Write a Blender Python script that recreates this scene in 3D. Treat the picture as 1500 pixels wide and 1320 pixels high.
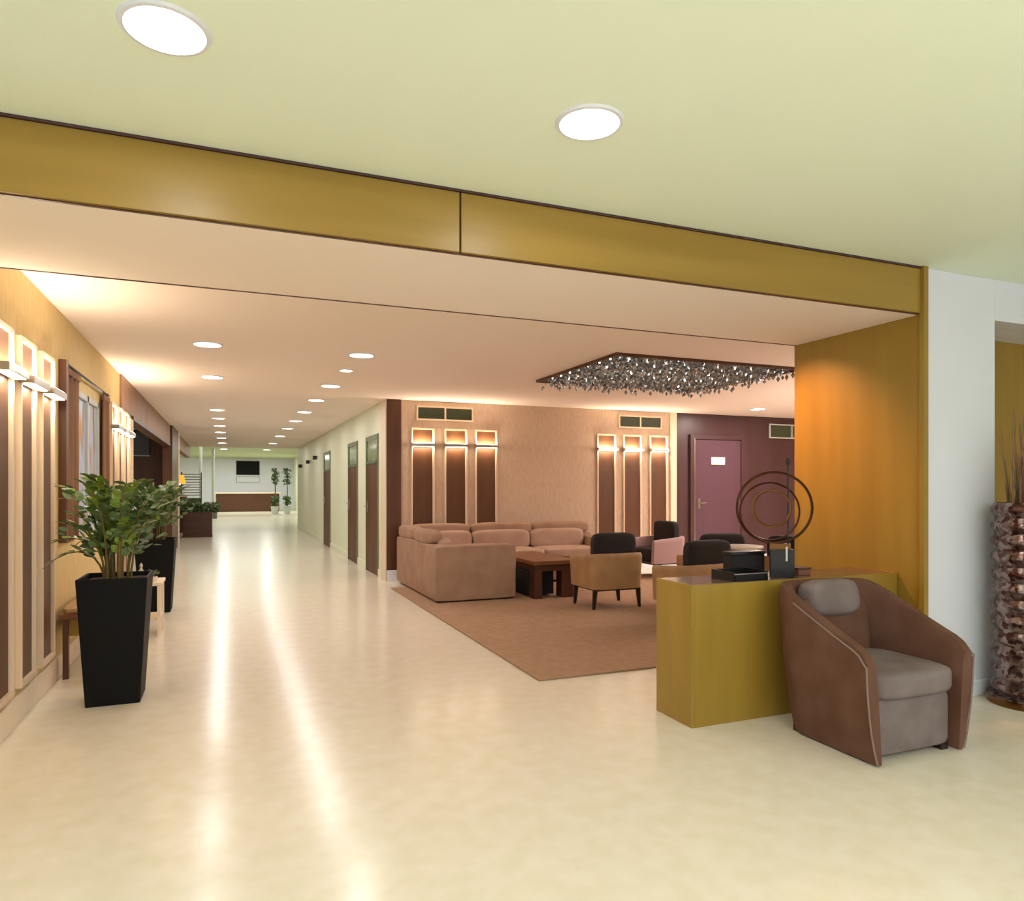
import bpy, bmesh, math, random
from mathutils import Vector, Matrix
random.seed(7)
PI = math.pi
for o in list(bpy.data.objects): bpy.data.objects.remove(o, do_unlink=True)
SC = bpy.context.scene
C = SC.collection

# ------------------------------------------------------------------ camera
EYE = 1.35
cd = bpy.data.cameras.new('camera'); cam = bpy.data.objects.new('camera', cd); C.objects.link(cam)
cam.location = (0, 0, EYE)
cam.rotation_euler = (PI/2, 0, -math.atan2(415, 1025))
cd.sensor_width = 36; cd.sensor_fit = 'HORIZONTAL'
cd.lens = 36*1025/1500
cd.shift_y = (714-660)/1500.0
cd.clip_end = 200
SC.camera = cam
SC.view_settings.view_transform = 'Standard'
SC.view_settings.look = 'None'
SC.view_settings.gamma = 1
SC.view_settings.use_curve_mapping = False
SC.view_settings.exposure = 0.33

# ------------------------------------------------------------------ world (even ambient fill entering where the room is left open behind the camera)
w = bpy.data.worlds.new('world'); SC.world = w; w.use_nodes = True
bg = w.node_tree.nodes['Background']
bg.inputs[0].default_value = (0.93, 0.96, 1.0, 1)
bg.inputs[1].default_value = 0.9

LIGHTK = 1.0
def area_light(name, loc, power, col, size, size_y=None, rot=(0, 0, 0), parent=None, shape=None, spread=PI):
    ld = bpy.data.lights.new(name, 'AREA'); ld.energy = power*LIGHTK; ld.color = col
    ld.shape = shape or ('RECTANGLE' if size_y else 'DISK'); ld.size = size
    if size_y: ld.size_y = size_y
    ld.spread = spread
    o = bpy.data.objects.new(name, ld); C.objects.link(o); o.location = loc; o.rotation_euler = rot
    if parent: o.parent = parent
    return o
WARM = (1.0, 0.96, 0.93)
NEUT = (1.0, 0.98, 0.98)
# added unseen fill lights: behind the camera and in the hidden lounge corner
area_light('entrance_light', (1.5, -1.5, 2.68), 52, (1.0, 0.98, 1.0), 5.0, 2.5)  # broad overhead fill added behind the camera, no fixture
area_light('entrance_uplight', (1.5, -2.2, 1.9), 115, (0.97, 0.99, 1.0), 2.5, 1.2, rot=(PI, 0, 0))  # added below the near ceiling to brighten it from out of view
area_light('lounge_uplight', (8.6, 5.2, 1.7), 120, (1.0, 0.96, 0.98), 1.5, 1.5, rot=(PI, 0, 0))  # added out of view behind the veneered wall to lift the lounge ceiling
area_light('entrance_window_light', (4.5, -4.2, 1.6), 15, (0.93, 0.96, 1.0), 5.0, 2.4, rot=(PI/2, 0, 0.35))  # added frontal fill, there is no window at this spot
# warm spot behind the bulkhead washing the veneered wall
sd = bpy.data.lights.new('veneer_spot', 'SPOT'); sd.energy = 125; sd.color = (1.0, 0.42, 0.13); sd.spot_size = 1.05; sd.spot_blend = 1.0; sd.shadow_soft_size = 0.05
so = bpy.data.objects.new('veneer_spot', sd); C.objects.link(so); so.location = (3.2, 4.45, 2.52)
so.rotation_euler = (Vector((4.0, 3.88, 1.62))-Vector(so.location)).to_track_quat('-Z', 'Y').to_euler()

# ------------------------------------------------------------------ materials
def srgb(r, g, b):
    f = lambda c: (c/255/12.92) if c/255 <= 0.04045 else ((c/255+0.055)/1.055)**2.4
    return (f(r), f(g), f(b), 1)
MATS = {}
def mat(name, col, rough=0.5, metal=0.0, col2=None, scale=8.0, stretch=(1, 1, 1), bump=0.0, bscale=None, emit=None, estr=0, trans=0, spec=0.5, coat=0, detail=4, contrast=(0.35, 0.65)):
    if name in MATS: return MATS[name]
    m = bpy.data.materials.new(name); m.use_nodes = True
    nt = m.node_tree; b = nt.nodes['Principled BSDF']
    b.inputs['Base Color'].default_value = col
    b.inputs['Roughness'].default_value = rough
    b.inputs['Metallic'].default_value = metal
    b.inputs['Specular IOR Level'].default_value = spec
    b.inputs['Coat Weight'].default_value = coat
    b.inputs['Coat Roughness'].default_value = 0.08
    if trans: b.inputs['Transmission Weight'].default_value = trans
    if emit:
        b.inputs['Emission Color'].default_value = emit; b.inputs['Emission Strength'].default_value = estr
    if col2 or bump:
        tc = nt.nodes.new('ShaderNodeTexCoord'); mp = nt.nodes.new('ShaderNodeMapping')
        mp.inputs['Scale'].default_value = stretch
        nt.links.new(tc.outputs['Object'], mp.inputs[0])
    if col2:
        n = nt.nodes.new('ShaderNodeTexNoise'); n.inputs['Scale'].default_value = scale; n.inputs['Detail'].default_value = detail
        nt.links.new(mp.outputs[0], n.inputs['Vector'])
        r = nt.nodes.new('ShaderNodeValToRGB')
        r.color_ramp.elements[0].position = contrast[0]; r.color_ramp.elements[1].position = contrast[1]
        r.color_ramp.elements[0].color = col; r.color_ramp.elements[1].color = col2
        nt.links.new(n.outputs[0], r.inputs[0]); nt.links.new(r.outputs[0], b.inputs['Base Color'])
    if bump:
        n2 = nt.nodes.new('ShaderNodeTexNoise'); n2.inputs['Scale'].default_value = bscale or scale*4; n2.inputs['Detail'].default_value = 3
        nt.links.new(mp.outputs[0], n2.inputs['Vector'])
        bp = nt.nodes.new('ShaderNodeBump'); bp.inputs['Strength'].default_value = bump; bp.inputs['Distance'].default_value = 0.01
        nt.links.new(n2.outputs[0], bp.inputs['Height']); nt.links.new(bp.outputs[0], b.inputs['Normal'])
    MATS[name] = m
    return m
M_floor = mat('polished_stone', srgb(226, 216, 194), 0.2, col2=srgb(232, 222, 206), scale=9, spec=0.32, detail=8)
M_ceil_hi = mat('ceiling_cream', srgb(240, 250, 230), 0.9, bump=0.02, bscale=60)
M_ceil = mat('ceiling_peach', srgb(250, 234, 222), 0.9, bump=0.02, bscale=60)
M_lobbyceil = mat('ceiling_far', srgb(176, 184, 150), 0.9)
M_veneer = mat('gold_veneer', srgb(150, 119, 44), 0.38, col2=srgb(164, 132, 54), scale=5, stretch=(1, 1, 0.12), bump=0.02, spec=0.4)
M_veneer_h = mat('gold_veneer_beam', srgb(148, 118, 48), 0.4, col2=srgb(162, 130, 58), scale=4, stretch=(0.15, 1, 1.6), bump=0.02, spec=0.4)
M_wallpaper = mat('tan_wallpaper', srgb(200, 172, 146), 0.75, col2=srgb(210, 184, 162), scale=30, stretch=(1, 1, 0.3))
M_goldwall = mat('gold_wallpaper', srgb(216, 190, 128), 0.7, col2=srgb(224, 198, 140), scale=25, stretch=(1, 1, 0.3))
M_cream = mat('cream_paint', srgb(240, 222, 196), 0.45, bump=0.01, bscale=30)
M_corrwall = mat('pale_paint', srgb(240, 244, 214), 0.5, bump=0.01, bscale=30)
M_white = mat('white_paint', srgb(230, 232, 242), 0.35, bump=0.01, bscale=30)
M_dark = mat('dark_wood', srgb(96, 58, 32), 0.4, col2=srgb(78, 42, 20), scale=6, stretch=(1, 1, 0.1), bump=0.03)
M_panel = mat('brown_panel', srgb(104, 66, 38), 0.45, col2=srgb(86, 50, 26), scale=5, stretch=(1, 1, 0.12), bump=0.03)
M_wine = mat('wine_wood', srgb(80, 54, 60), 0.35, col2=srgb(74, 46, 46), scale=4, stretch=(1, 1, 0.1), bump=0.03)
M_frame = mat('pale_frame', srgb(230, 204, 176), 0.45, bump=0.01, bscale=40)
M_steel = mat('brushed_steel', srgb(190, 186, 180), 0.28, metal=1.0, bump=0.01, bscale=80)
M_bronze = mat('bronze', srgb(120, 84, 50), 0.25, metal=1.0, bump=0.02, bscale=30)
M_black = mat('black_gloss', srgb(22, 22, 23), 0.3, bump=0.01, bscale=40)
M_pot = mat('anthracite_planter', srgb(8, 8, 9), 0.6, spec=0.2, bump=0.02, bscale=120)
M_blackfab = mat('black_fabric', srgb(34, 26, 26), 0.85, bump=0.15, bscale=300)
M_soil = mat('bark_soil', srgb(58, 38, 24), 0.95, col2=srgb(92, 62, 40), scale=40, bump=0.5, bscale=60)
M_leaf = mat('leaf_green', srgb(84, 118, 26), 0.32, col2=srgb(136, 160, 60), scale=5, spec=0.5)
M_leafd = mat('leaf_dark', srgb(54, 78, 32), 0.35, col2=srgb(104, 128, 78), scale=6)
M_stem = mat('stem_green', srgb(92, 96, 44), 0.5, col2=srgb(120, 92, 52), scale=6)
M_carpet = mat('carpet_brown', srgb(164, 132, 106), 0.98, col2=srgb(174, 142, 116), scale=14, bump=0.25, bscale=220, spec=0.1)
M_sofa = mat('sofa_suede', srgb(158, 126, 104), 0.85, col2=srgb(170, 138, 116), scale=5, bump=0.08, bscale=220, spec=0.2)
M_sofa2 = mat('sofa_cushion', srgb(176, 144, 124), 0.85, col2=srgb(186, 156, 138), scale=5, bump=0.08, bscale=220, spec=0.2)
M_tan = mat('tan_leather', srgb(176, 138, 96), 0.5, col2=srgb(160, 122, 84), scale=6, bump=0.05, bscale=120)
M_lilac = mat('lilac_leather', srgb(168, 138, 138), 0.6, bump=0.05, bscale=120)
M_brownleg = mat('dark_leg', srgb(36, 24, 18), 0.4, bump=0.01)
M_arm = mat('armchair_fabric', srgb(98, 66, 50), 0.8, col2=srgb(110, 78, 64), scale=6, bump=0.1, bscale=350, spec=0.25)
M_armlite = mat('armchair_seat', srgb(116, 103, 100), 0.8, col2=srgb(132, 118, 116), scale=6, bump=0.1, bscale=350, spec=0.25)
M_table = mat('walnut', srgb(134, 84, 52), 0.3, col2=srgb(110, 66, 38), scale=5, stretch=(1, 0.1, 1), bump=0.02)
M_curtain = mat('curtain_brown', srgb(120, 82, 56), 0.85, col2=srgb(150, 112, 84), scale=4, stretch=(1, 1, 0.1))
M_curtainl = mat('curtain_sheer', srgb(206, 170, 142), 0.8, col2=srgb(220, 190, 164), scale=4, stretch=(1, 1, 0.1))
M_grey = mat('grey_screen', srgb(92, 92, 92), 0.4, bump=0.01)
M_vent = mat('vent_dark', srgb(84, 92, 66), 0.5, bump=0.01)
M_glass = mat('clear_glass', (1, 1, 1, 1), 0.02, trans=1.0)
M_crystal = mat('crystal', srgb(170, 172, 176), 0.22, metal=0.6)
M_coffer = mat('coffer_grey', srgb(118, 116, 112), 0.4, col2=srgb(92, 92, 90), scale=12)
M_lamp = mat('lamp_glow', srgb(255, 245, 225), 0.5, emit=(1.0, 0.95, 0.86, 1), estr=6)
M_strip = mat('sconce_glow', srgb(255, 236, 200), 0.5, emit=(1.0, 0.86, 0.62, 1), estr=7)
M_orange = mat('orange_shade', srgb(250, 160, 40), 0.6, emit=(1.0, 0.36, 0.03, 1), estr=0.95)
M_bulb = mat('bulb', srgb(255, 230, 160), 0.6, emit=(1.0, 0.8, 0.4, 1), estr=5)
M_sign = mat('sign_plate', srgb(236, 232, 224), 0.4, emit=(1, 0.93, 0.85, 1), estr=0.5)
M_red = mat('chestnut', srgb(72, 40, 20), 0.35, col2=srgb(82, 44, 20), scale=6, stretch=(0.2, 1, 1), bump=0.02)
M_shelfw = mat('pale_grey', srgb(200, 204, 198), 0.5, bump=0.01)

def mosaic_mat():
    m = bpy.data.materials.new('mosaic_metal'); m.use_nodes = True
    nt = m.node_tree; b = nt.nodes['Principled BSDF']
    tc = nt.nodes.new('ShaderNodeTexCoord'); v = nt.nodes.new('ShaderNodeTexVoronoi'); v.inputs['Scale'].default_value = 42
    nt.links.new(tc.outputs['Object'], v.inputs['Vector'])
    r = nt.nodes.new('ShaderNodeValToRGB'); e = r.color_ramp.elements
    e[0].color = srgb(84, 48, 38); e[1].color = srgb(150, 132, 128); e[0].position = 0.25; e[1].position = 0.8
    nt.links.new(v.outputs['Color'], r.inputs[0]); nt.links.new(r.outputs[0], b.inputs['Base Color'])
    b.inputs['Metallic'].default_value = 0.8; b.inputs['Roughness'].default_value = 0.2
    bp = nt.nodes.new('ShaderNodeBump'); bp.inputs['Strength'].default_value = 0.4
    nt.links.new(v.outputs['Distance'], bp.inputs['Height']); nt.links.new(bp.outputs[0], b.inputs['Normal'])
    return m
M_mosaic = mosaic_mat()

# ------------------------------------------------------------------ mesh helpers
def new(): return bmesh.new()
def box(bm, x0, x1, y0, y1, z0, z1, bev=0, seg=2):
    r = bmesh.ops.create_cube(bm, size=1)
    vs = r['verts']
    for v in vs:
        v.co = Vector(((x0+x1)/2+v.co.x*(x1-x0), (y0+y1)/2+v.co.y*(y1-y0), (z0+z1)/2+v.co.z*(z1-z0)))
    if bev:
        es = list({e for v in vs for e in v.link_edges})
        bmesh.ops.bevel(bm, geom=es, offset=bev, segments=seg, affect='EDGES', profile=0.5)
    return bm
def cushion(bm, x0, x1, y0, y1, z0, z1, p=6, n=8, rot=None):
    tmp = new(); bmesh.ops.create_cube(tmp, size=2)
    bmesh.ops.subdivide_edges(tmp, edges=tmp.edges[:], cuts=n, use_grid_fill=True)
    c = Vector(((x0+x1)/2, (y0+y1)/2, (z0+z1)/2)); h = Vector(((x1-x0)/2, (y1-y0)/2, (z1-z0)/2))
    for v in tmp.verts:
        q = v.co; k = (abs(q.x)**p+abs(q.y)**p+abs(q.z)**p)**(1/p)
        q = q/k
        q = Vector((q.x*h.x, q.y*h.y, q.z*h.z))
        if rot: q = rot @ q
        v.co = c+q
    me = bpy.data.meshes.new('t'); tmp.to_mesh(me); tmp.free(); bm.from_mesh(me); bpy.data.meshes.remove(me)
    return bm
def tube(bm, pts, rad, n=8, cap=True, closed=False):
    pts = [Vector(p) for p in pts]; rings = []
    N = len(pts)
    rr = rad if isinstance(rad, (list, tuple)) else [rad]*N
    prev = None
    for i, p in enumerate(pts):
        if closed: t = (pts[(i+1) % N]-pts[i-1]).normalized()
        else: t = (pts[min(i+1, N-1)]-pts[max(i-1, 0)]).normalized()
        if prev is None:
            a = t.orthogonal().normalized()
        else:
            a = (prev-t*prev.dot(t)).normalized()
        prev = a; b = t.cross(a)
        rings.append([bm.verts.new(p+(a*math.cos(2*PI*k/n)+b*math.sin(2*PI*k/n))*rr[i]) for k in range(n)])
    for i in range(N if closed else N-1):
        A, B_ = rings[i], rings[(i+1) % N]
        for k in range(n): bm.faces.new((A[k], A[(k+1) % n], B_[(k+1) % n], B_[k]))
    if cap and not closed:
        bm.faces.new(rings[0][::-1]); bm.faces.new(rings[-1])
    return bm
def lathe(bm, prof, n=24, cx=0, cy=0, cap=True):
    rings = [[bm.verts.new((cx+r*math.cos(2*PI*k/n), cy+r*math.sin(2*PI*k/n), z)) for k in range(n)] for r, z in prof]
    for A, B_ in zip(rings, rings[1:]):
        for k in range(n): bm.faces.new((A[k], A[(k+1) % n], B_[(k+1) % n], B_[k]))
    if cap:
        bm.faces.new(rings[0][::-1]); bm.faces.new(rings[-1])
    return bm
def frustum(bm, x0, x1, y0, y1, z0, z1, k):      # box with top scaled by k about its centre
    box(bm, x0, x1, y0, y1, z0, z1)
    cx, cy = (x0+x1)/2, (y0+y1)/2
    for v in bm.verts[-8:]:
        if abs(v.co.z-z1) < 1e-6: v.co.x = cx+(v.co.x-cx)*k; v.co.y = cy+(v.co.y-cy)*k
    return bm
def obj(name, bm, m, parent=None, smooth=False, kind=None, loc=None, bevel=0):
    bmesh.ops.recalc_face_normals(bm, faces=bm.faces[:])
    me = bpy.data.meshes.new(name); bm.to_mesh(me); bm.free()
    me.materials.append(m)
    if smooth:
        me.shade_smooth()
        try: me.set_sharp_from_angle(angle=math.radians(40))
        except Exception: pass
    o = bpy.data.objects.new(name, me); C.objects.link(o)
    if parent: o.parent = parent
    if kind: o['kind'] = kind
    if loc: o.location = loc
    if bevel:
        b = o.modifiers.new('bevel', 'BEVEL'); b.width = bevel; b.segments = 2; b.limit_method = 'ANGLE'
    return o
def thing(name, label, cat, loc=(0, 0, 0), rz=0, group=None):
    o = bpy.data.objects.new(name, None); C.objects.link(o); o.empty_display_size = 0.1
    o.location = loc; o.rotation_euler = (0, 0, rz); o['label'] = label; o['category'] = cat
    if group: o['group'] = group
    return o
def tag(o, label, cat, group=None):
    o['label'] = label; o['category'] = cat
    if group: o['group'] = group
    return o
def struct(name, bm, m, parent=None, bevel=0):
    return obj(name, bm, m, parent, kind=None if parent else 'structure', bevel=bevel)
def dup(root, loc, rz=None, label=None):
    def rec(o, parent):
        c = o.copy(); C.objects.link(c); c.parent = parent
        for ch in kids.get(o, []): rec(ch, c)
        return c
    kids = {}
    for o in C.objects:
        if o.parent: kids.setdefault(o.parent, []).append(o)
    r = rec(root, None); r.location = loc
    if rz is not None: r.rotation_euler = (0, 0, rz)
    if label: r['label'] = label
    return r
def B(*a, **k): return box(new(), *a, **k)

# ------------------------------------------------------------------ dimensions
XL, XR = -1.13, 2.10        # corridor walls
YB, YB2 = 3.08, 4.12        # bulkhead
HB, HC, HU = 2.43, 2.62, 2.72
YW = 10.0                   # lounge back wall
XP = 4.0                    # veneered wall
T = 0.12
# ------------------------------------------------------------------ setting
struct('floor', B(-8, 12, -7, 46, -0.1, 0), M_floor)
struct('ceiling', B(-8, 12, -3.2, YB+0.02, HU, HU+0.1), M_ceil_hi)
# lower ceiling with the coffer hole X 3.4..5.65, Y 5.75..7.6
bm = new()
cx0, cx1, cy0, cy1 = 3.40, 5.62, 5.75, 7.55
box(bm, XL-T, cx0, YB2, 24, HC, HC+0.1); box(bm, cx1, 12, YB2, YW+T, HC, HC+0.1)
box(bm, cx0, cx1, YB2, cy0, HC, HC+0.1); box(bm, cx0, cx1, cy1, YW+T, HC, HC+0.1)
lc = struct('ceiling_low', bm, M_ceil)
struct('ceiling_bulkhead', B(-8, XP, YB+0.03, YB2, HB, HC+0.1), M_ceil)
struct('trim_13', B(XL-T, XP, YB2, YB2+0.012, HB-0.004, HC), M_dark)
# beam face (two veneer boards with a joint) and wine-coloured lip
beam = struct('trim_1', B(-8, XP, YB+0.015, YB+0.03, HB, HU), M_dark)
for a, b_ in ((-3.05, 0.985), (0.993, XP-0.005)):
    obj('beam_panel', B(a, b_, YB-0.005, YB+0.015, HB+0.004, HU-0.012), M_veneer_h, beam, bevel=0.002)
obj('beam_panel', B(-8, -3.058, YB-0.005, YB+0.015, HB+0.004, HU-0.012), M_veneer_h, beam, bevel=0.002)
struct('trim_2', B(-8, XP, YB-0.015, YB+0.02, HU-0.011, HU-0.001), M_wine)

# left wall: solid to Y 9.9 with a window, then openings
wy0, wy1, wz0, wz1 = 6.45, 7.55, 0.95, 2.14
bm = new()
box(bm, XL-T, XL, YB2-1.1, wy0, 0, HC+0.1); box(bm, XL-T, XL, wy1, 9.9, 0, HC+0.1)
box(bm, XL-T, XL, wy0, wy1, 0, wz0); box(bm, XL-T, XL, wy0, wy1, wz1, HC+0.1)
struct('wall_left', bm, M_goldwall)
struct('baseboard_left', B(XL, XL+0.018, YB2-1.1, 9.9, 0, 0.16), M_cream, bevel=0.003)
bm = new(); box(bm, XL-T, XL+0.02, 8.9, 15.9, 2.24, HC); box(bm, XL-T, XL+0.02, 15.9, 24, 2.27, HC)
struct('trim_3', bm, mat('lintel_tan', srgb(160, 118, 88), 0.5, col2=srgb(146, 104, 74), scale=3))
struct('trim_4', B(XL-T, XL+0.03, 9.9, 15.9, 2.19, 2.24), M_dark)
struct('wall_left_pier', B(XL-T, XL+0.06, 15.9, 17.9, 0, HC), M_dark)
struct('trim_5', B(XL+0.06, XL+0.075, 17.6, 17.9, 0, HC), M_cream)
# side room behind the opening (bar)
bm = new(); box(bm, -6.1, -6, 8.5, 18.1, 0, 2.75); box(bm, -6, XL-T, 17.95, 18.1, 0, 2.75); box(bm, -6, XL-T, 8.5, 8.6, 0, 2.75)
struct('wall_bar', bm, M_panel)
struct('ceiling_bar', B(-6.1, XL-T, 8, 18.1, 2.66, 2.75), M_white)
bm = new(); box(bm, -2.2, -2.1, 18.1, 25, 0, 3.0); box(bm, -2.2, -1.7, 24.9, 25, 0, 3.0)
struct('wall_alcove', bm, M_dark)
struct('ceiling_alcove', B(-2.2, XL-T, 18.1, 24, HC, HC+0.1), M_ceil)
# corridor right wall
struct('wall_right', B(XR, XR+T, YW+T, 24, 0, HC), M_corrwall)
bm = new()
for a, b_ in ((YW+0.32, 10.54), (11.54, 12.36), (13.39, 15.91), (17.04, 24)): box(bm, XR-0.015, XR, a, b_, 0, 0.12)
struct('baseboard_right', bm, M_corrwall)
struct('trim_6', B(XR-0.02, XR, YW-0.02, YW+0.32, 0, HC), M_cream, bevel=0.003)
# lounge back wall
struct('wall_back', B(XR, 7.04, YW, YW+T, 0, HC), M_wallpaper)
struct('trim_7', B(XR, 2.31, YW-0.03, YW, 0.16, HC-0.005), M_dark)
struct('trim_8', B(6.94, 7.06, YW-0.03, YW, 0, HC), M_cream, bevel=0.003)
struct('baseboard_back', B(XR, 11, YW-0.045, YW-0.03, 0, 0.16), M_white, bevel=0.003)
struct('wall_back_dark', B(7.04, 12, YW-0.01, YW+T, 0, HC), M_wine)
struct('wall_far_right', B(11.9, 12, -3.2, YW, 0, HU), M_wallpaper)
# veneered wall + white pier + recess on the right
vw = struct('wall_veneer', B(XP, XP+0.1, YB+0.01, YB2+0.02, 0, HC+0.1), M_veneer, bevel=0.003)
struct('trim_9', B(XP-0.02, XP+0.02, YB-0.03, YB+0.005, 0, HU), M_veneer, bevel=0.002)
bm = new(); box(bm, XP+0.02, 4.68, YB, YB+0.2, 0, HU); box(bm, 4.68, 12, YB, YB+0.2, 2.45, HU); box(bm, 4.6, 4.68, YB+0.2, 3.52, 0, 2.6)
box(bm, 4.68, 12, YB+0.2, 3.52, 2.45, 2.55)
struct('wall_pier', bm, M_white, bevel=0.003)
struct('wall_niche', B(4.6, 12, 3.52, 3.62, 0, 2.6), M_veneer)
struct('baseboard_pier', B(XP+0.02, 4.685, YB-0.015, YB, 0, 0.1), M_white, bevel=0.003)

# far lobby
struct('ceiling_lobby', B(-8, 12, 24, 46, 3.05, 3.15), M_lobbyceil)
bm = new(); box(bm, -8, XL-T, 23.9, 24, 2.7, 3.15); box(bm, XL-T, 12, 23.9, 24, HC+0.1, 3.15)
struct('trim_10', bm, M_ceil)
struct('wall_far', B(-8, 12, 44, 44.1, 0, 3.1), mat('far_wall', srgb(230, 230, 244), 0.6, bump=0.01))
struct('wall_far_left', B(-6.1, -6, 24, 44, 0, 3.1), M_corrwall)
struct('wall_far_return', B(3.6, 3.7, 24, 44, 0, 3.1), M_corrwall)

# ------------------------------------------------------------------ window in the left wall, curtains
wf = thing('window_1', 'pale framed window between the brown curtains on the left wall', 'window', (XL-0.032, 7.0, 0))
del wf['label']; del wf['category']; wf['kind'] = 'structure'
bm = new()
for a, b_, c, d in ((-0.55, 0.55, wz0, wz0+0.05), (-0.55, 0.55, wz1-0.05, wz1), (-0.55, -0.50, wz0, wz1), (0.50, 0.55, wz0, wz1), (-0.025, 0.025, wz0, wz1)):
    box(bm, -0.02, 0.034, a, b_, c, d)
obj('window_frame', bm, M_shelfw, wf)
def pane_mat():
    m = bpy.data.materials.new('tinted_pane'); m.use_nodes = True; nt = m.node_tree; b = nt.nodes['Principled BSDF']
    tc = nt.nodes.new('ShaderNodeTexCoord'); mp = nt.nodes.new('ShaderNodeMapping'); mp.inputs['Scale'].default_value = (1, 5, 1.1)
    n = nt.nodes.new('ShaderNodeTexNoise'); n.inputs['Scale'].default_value = 1.3; n.inputs['Detail'].default_value = 2
    r = nt.nodes.new('ShaderNodeValToRGB'); e = r.color_ramp.elements
    e[0].position = 0.30; e[0].color = srgb(130, 160, 70); e[1].position = 0.72; e[1].color = srgb(184, 150, 110)
    for p_, c_ in ((0.38, srgb(190, 130, 70)), (0.44, srgb(170, 176, 184)), (0.5, srgb(186, 216, 236)), (0.56, srgb(196, 190, 226)), (0.63, srgb(186, 188, 190))):
        q = e.new(p_); q.color = c_
    nt.links.new(tc.outputs['Object'], mp.inputs[0]); nt.links.new(mp.outputs[0], n.inputs['Vector']); nt.links.new(n.outputs[0], r.inputs[0]); nt.links.new(r.outputs[0], b.inputs['Base Color'])
    b.inputs['Roughness'].default_value = 0.35
    return m
M_pane = pane_mat()
for a in (-0.5, 0.025): obj('pane', B(0.0, 0.012, a, a+0.475, wz0+0.05, wz1-0.05), M_pane, wf)
def curtain(y0, y1, z0, z1, m, label, folds=6, amp=0.018, x=XL+0.032):
    t = thing('curtain', label, 'curtain', (x, (y0+y1)/2, z0))
    bm = new(); n = folds*8; cols = []
    L = y1-y0
    for i in range(n+1):
        y = -L/2+L*i/n; a = math.sin(i/n*folds*2*PI)*amp
        cols.append([bm.verts.new((a*(0.7+0.3*k), y, (z1-z0)*(1-k))) for k in (0, 0.3, 0.7, 1)])
    for A, B_ in zip(cols, cols[1:]):
        for k in range(3): bm.faces.new((A[k], A[k+1], B_[k+1], B_[k]))
    o = obj('cloth', bm, m, t, smooth=True)
    s = o.modifiers.new('thick', 'SOLIDIFY'); s.thickness = 0.006
    obj('heading_tape', B(-0.012, 0.012, -L/2, L/2, z1-z0-0.02, z1-z0+0.03), m, t)
    return t
curtain(5.94, 6.42, 0.95, 2.2, M_curtain, 'brown gathered curtain at the near side of the left wall window', 3)
curtain(7.56, 7.9, 0.95, 2.2, M_curtain, 'brown curtain at the far side of the left wall window', 5)
pl_ = struct('trim_14', B(XL, XL+0.05, 5.86, 5.925, 0.95, 2.27), M_dark)
t = thing('curtain_rail', 'thin dark curtain rail above the window on the left wall', 'curtain rail', (XL, 6.85, 2.2))
obj('rail', tube(new(), [(0.035, -0.95, 0.05), (0.035, 1.03, 0.05)], 0.010), M_brownleg, t, smooth=True)
for y in (-0.93, 0.92): obj('bracket', B(0, 0.045, y-0.012, y+0.012, 0.035, 0.06), M_brownleg, t)

# ------------------------------------------------------------------ wall panels with sconces
def make_wall_panel(label):
    # local: wall plane y=0, room towards -y, x along wall
    t = thing('wall_panel', label, 'wall panel', (0, 0, 0), 0, 'wall panels with sconces')
    zb, zt, zs, hw = 0.20, 2.22, 1.97, 0.175
    obj('backing', B(-hw+0.02, hw-0.02, -0.012, 0, zb+0.02, zs), M_panel, t)
    obj('upper_board', B(-hw+0.02, hw-0.02, -0.014, 0, zs, zt-0.02), M_panel, t)
    for s in (-1, 1): obj('frame_side', B(min(s*hw, s*(hw-0.03)), max(s*hw, s*(hw-0.022)), -0.035, 0, zb, zt), M_frame, t, bevel=0.003)
    obj('frame_top', B(-hw+0.022, hw-0.022, -0.035, 0, zt-0.025, zt), M_frame, t)
    obj('frame_bottom', B(-hw+0.03, hw-0.03, -0.035, 0, zb, zb+0.03), M_frame, t)
    s = obj('sconce', B(-0.19, 0.19, -0.10, -0.02, zs-0.022, zs+0.022), M_steel, t, bevel=0.003)
    obj('light_strip', B(-0.15, 0.15, -0.092, -0.036, zs+0.0225, zs+0.027), M_strip, s)
    obj('light_strip', B(-0.15, 0.15, -0.092, -0.036, zs-0.027, zs-0.0225), M_strip, s)
    area_light('sconce_up', (0, -0.064, zs+0.03), 3.0, (1, .86, .66), 0.28, 0.05, rot=(PI, 0, 0), parent=t)
    area_light('sconce_down', (0, -0.064, zs-0.03), 1.5, (1, .86, .66), 0.28, 0.05, parent=t)
    return t
wp = make_wall_panel('dark wall panel with sconce nearest the brown corner pilaster behind the sofa')
wp.location = (2.635, YW, 0)
for x, l in ((3.14, 'middle of the three lit dark panels above the sofa left half'), (3.62, 'rightmost of the three lit dark panels above the sofa'),
             (5.70, 'left lit panel of the three beside the wine coloured door'), (6.19, 'middle lit panel of the three beside the wine coloured door'),
             (6.70, 'lit dark panel standing closest to the wine coloured door')):
    dup(wp, (x, YW, 0), 0, l)
for y, l in ((4.44, 'brown panel with bright sconce cut by the left picture edge'), (4.93, 'second brown panel with sconce from the left picture edge'),
             (5.42, 'third brown panel with sconce, just before the curtained window'), (8.28, 'lit panel just past the curtained window on the left wall'),
             (8.77, 'middle lit panel beyond the window on the left wall'), (9.26, 'lit panel nearest the bar opening on the left wall')):
    dup(wp, (XL, y, 0), PI/2, l)
for n, y in enumerate((9.58, 9.78)):
    struct('trim_%d' % (11+n), B(XL, XL+0.03, y, y+0.07, 0.16, 2.19), M_frame)

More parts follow.
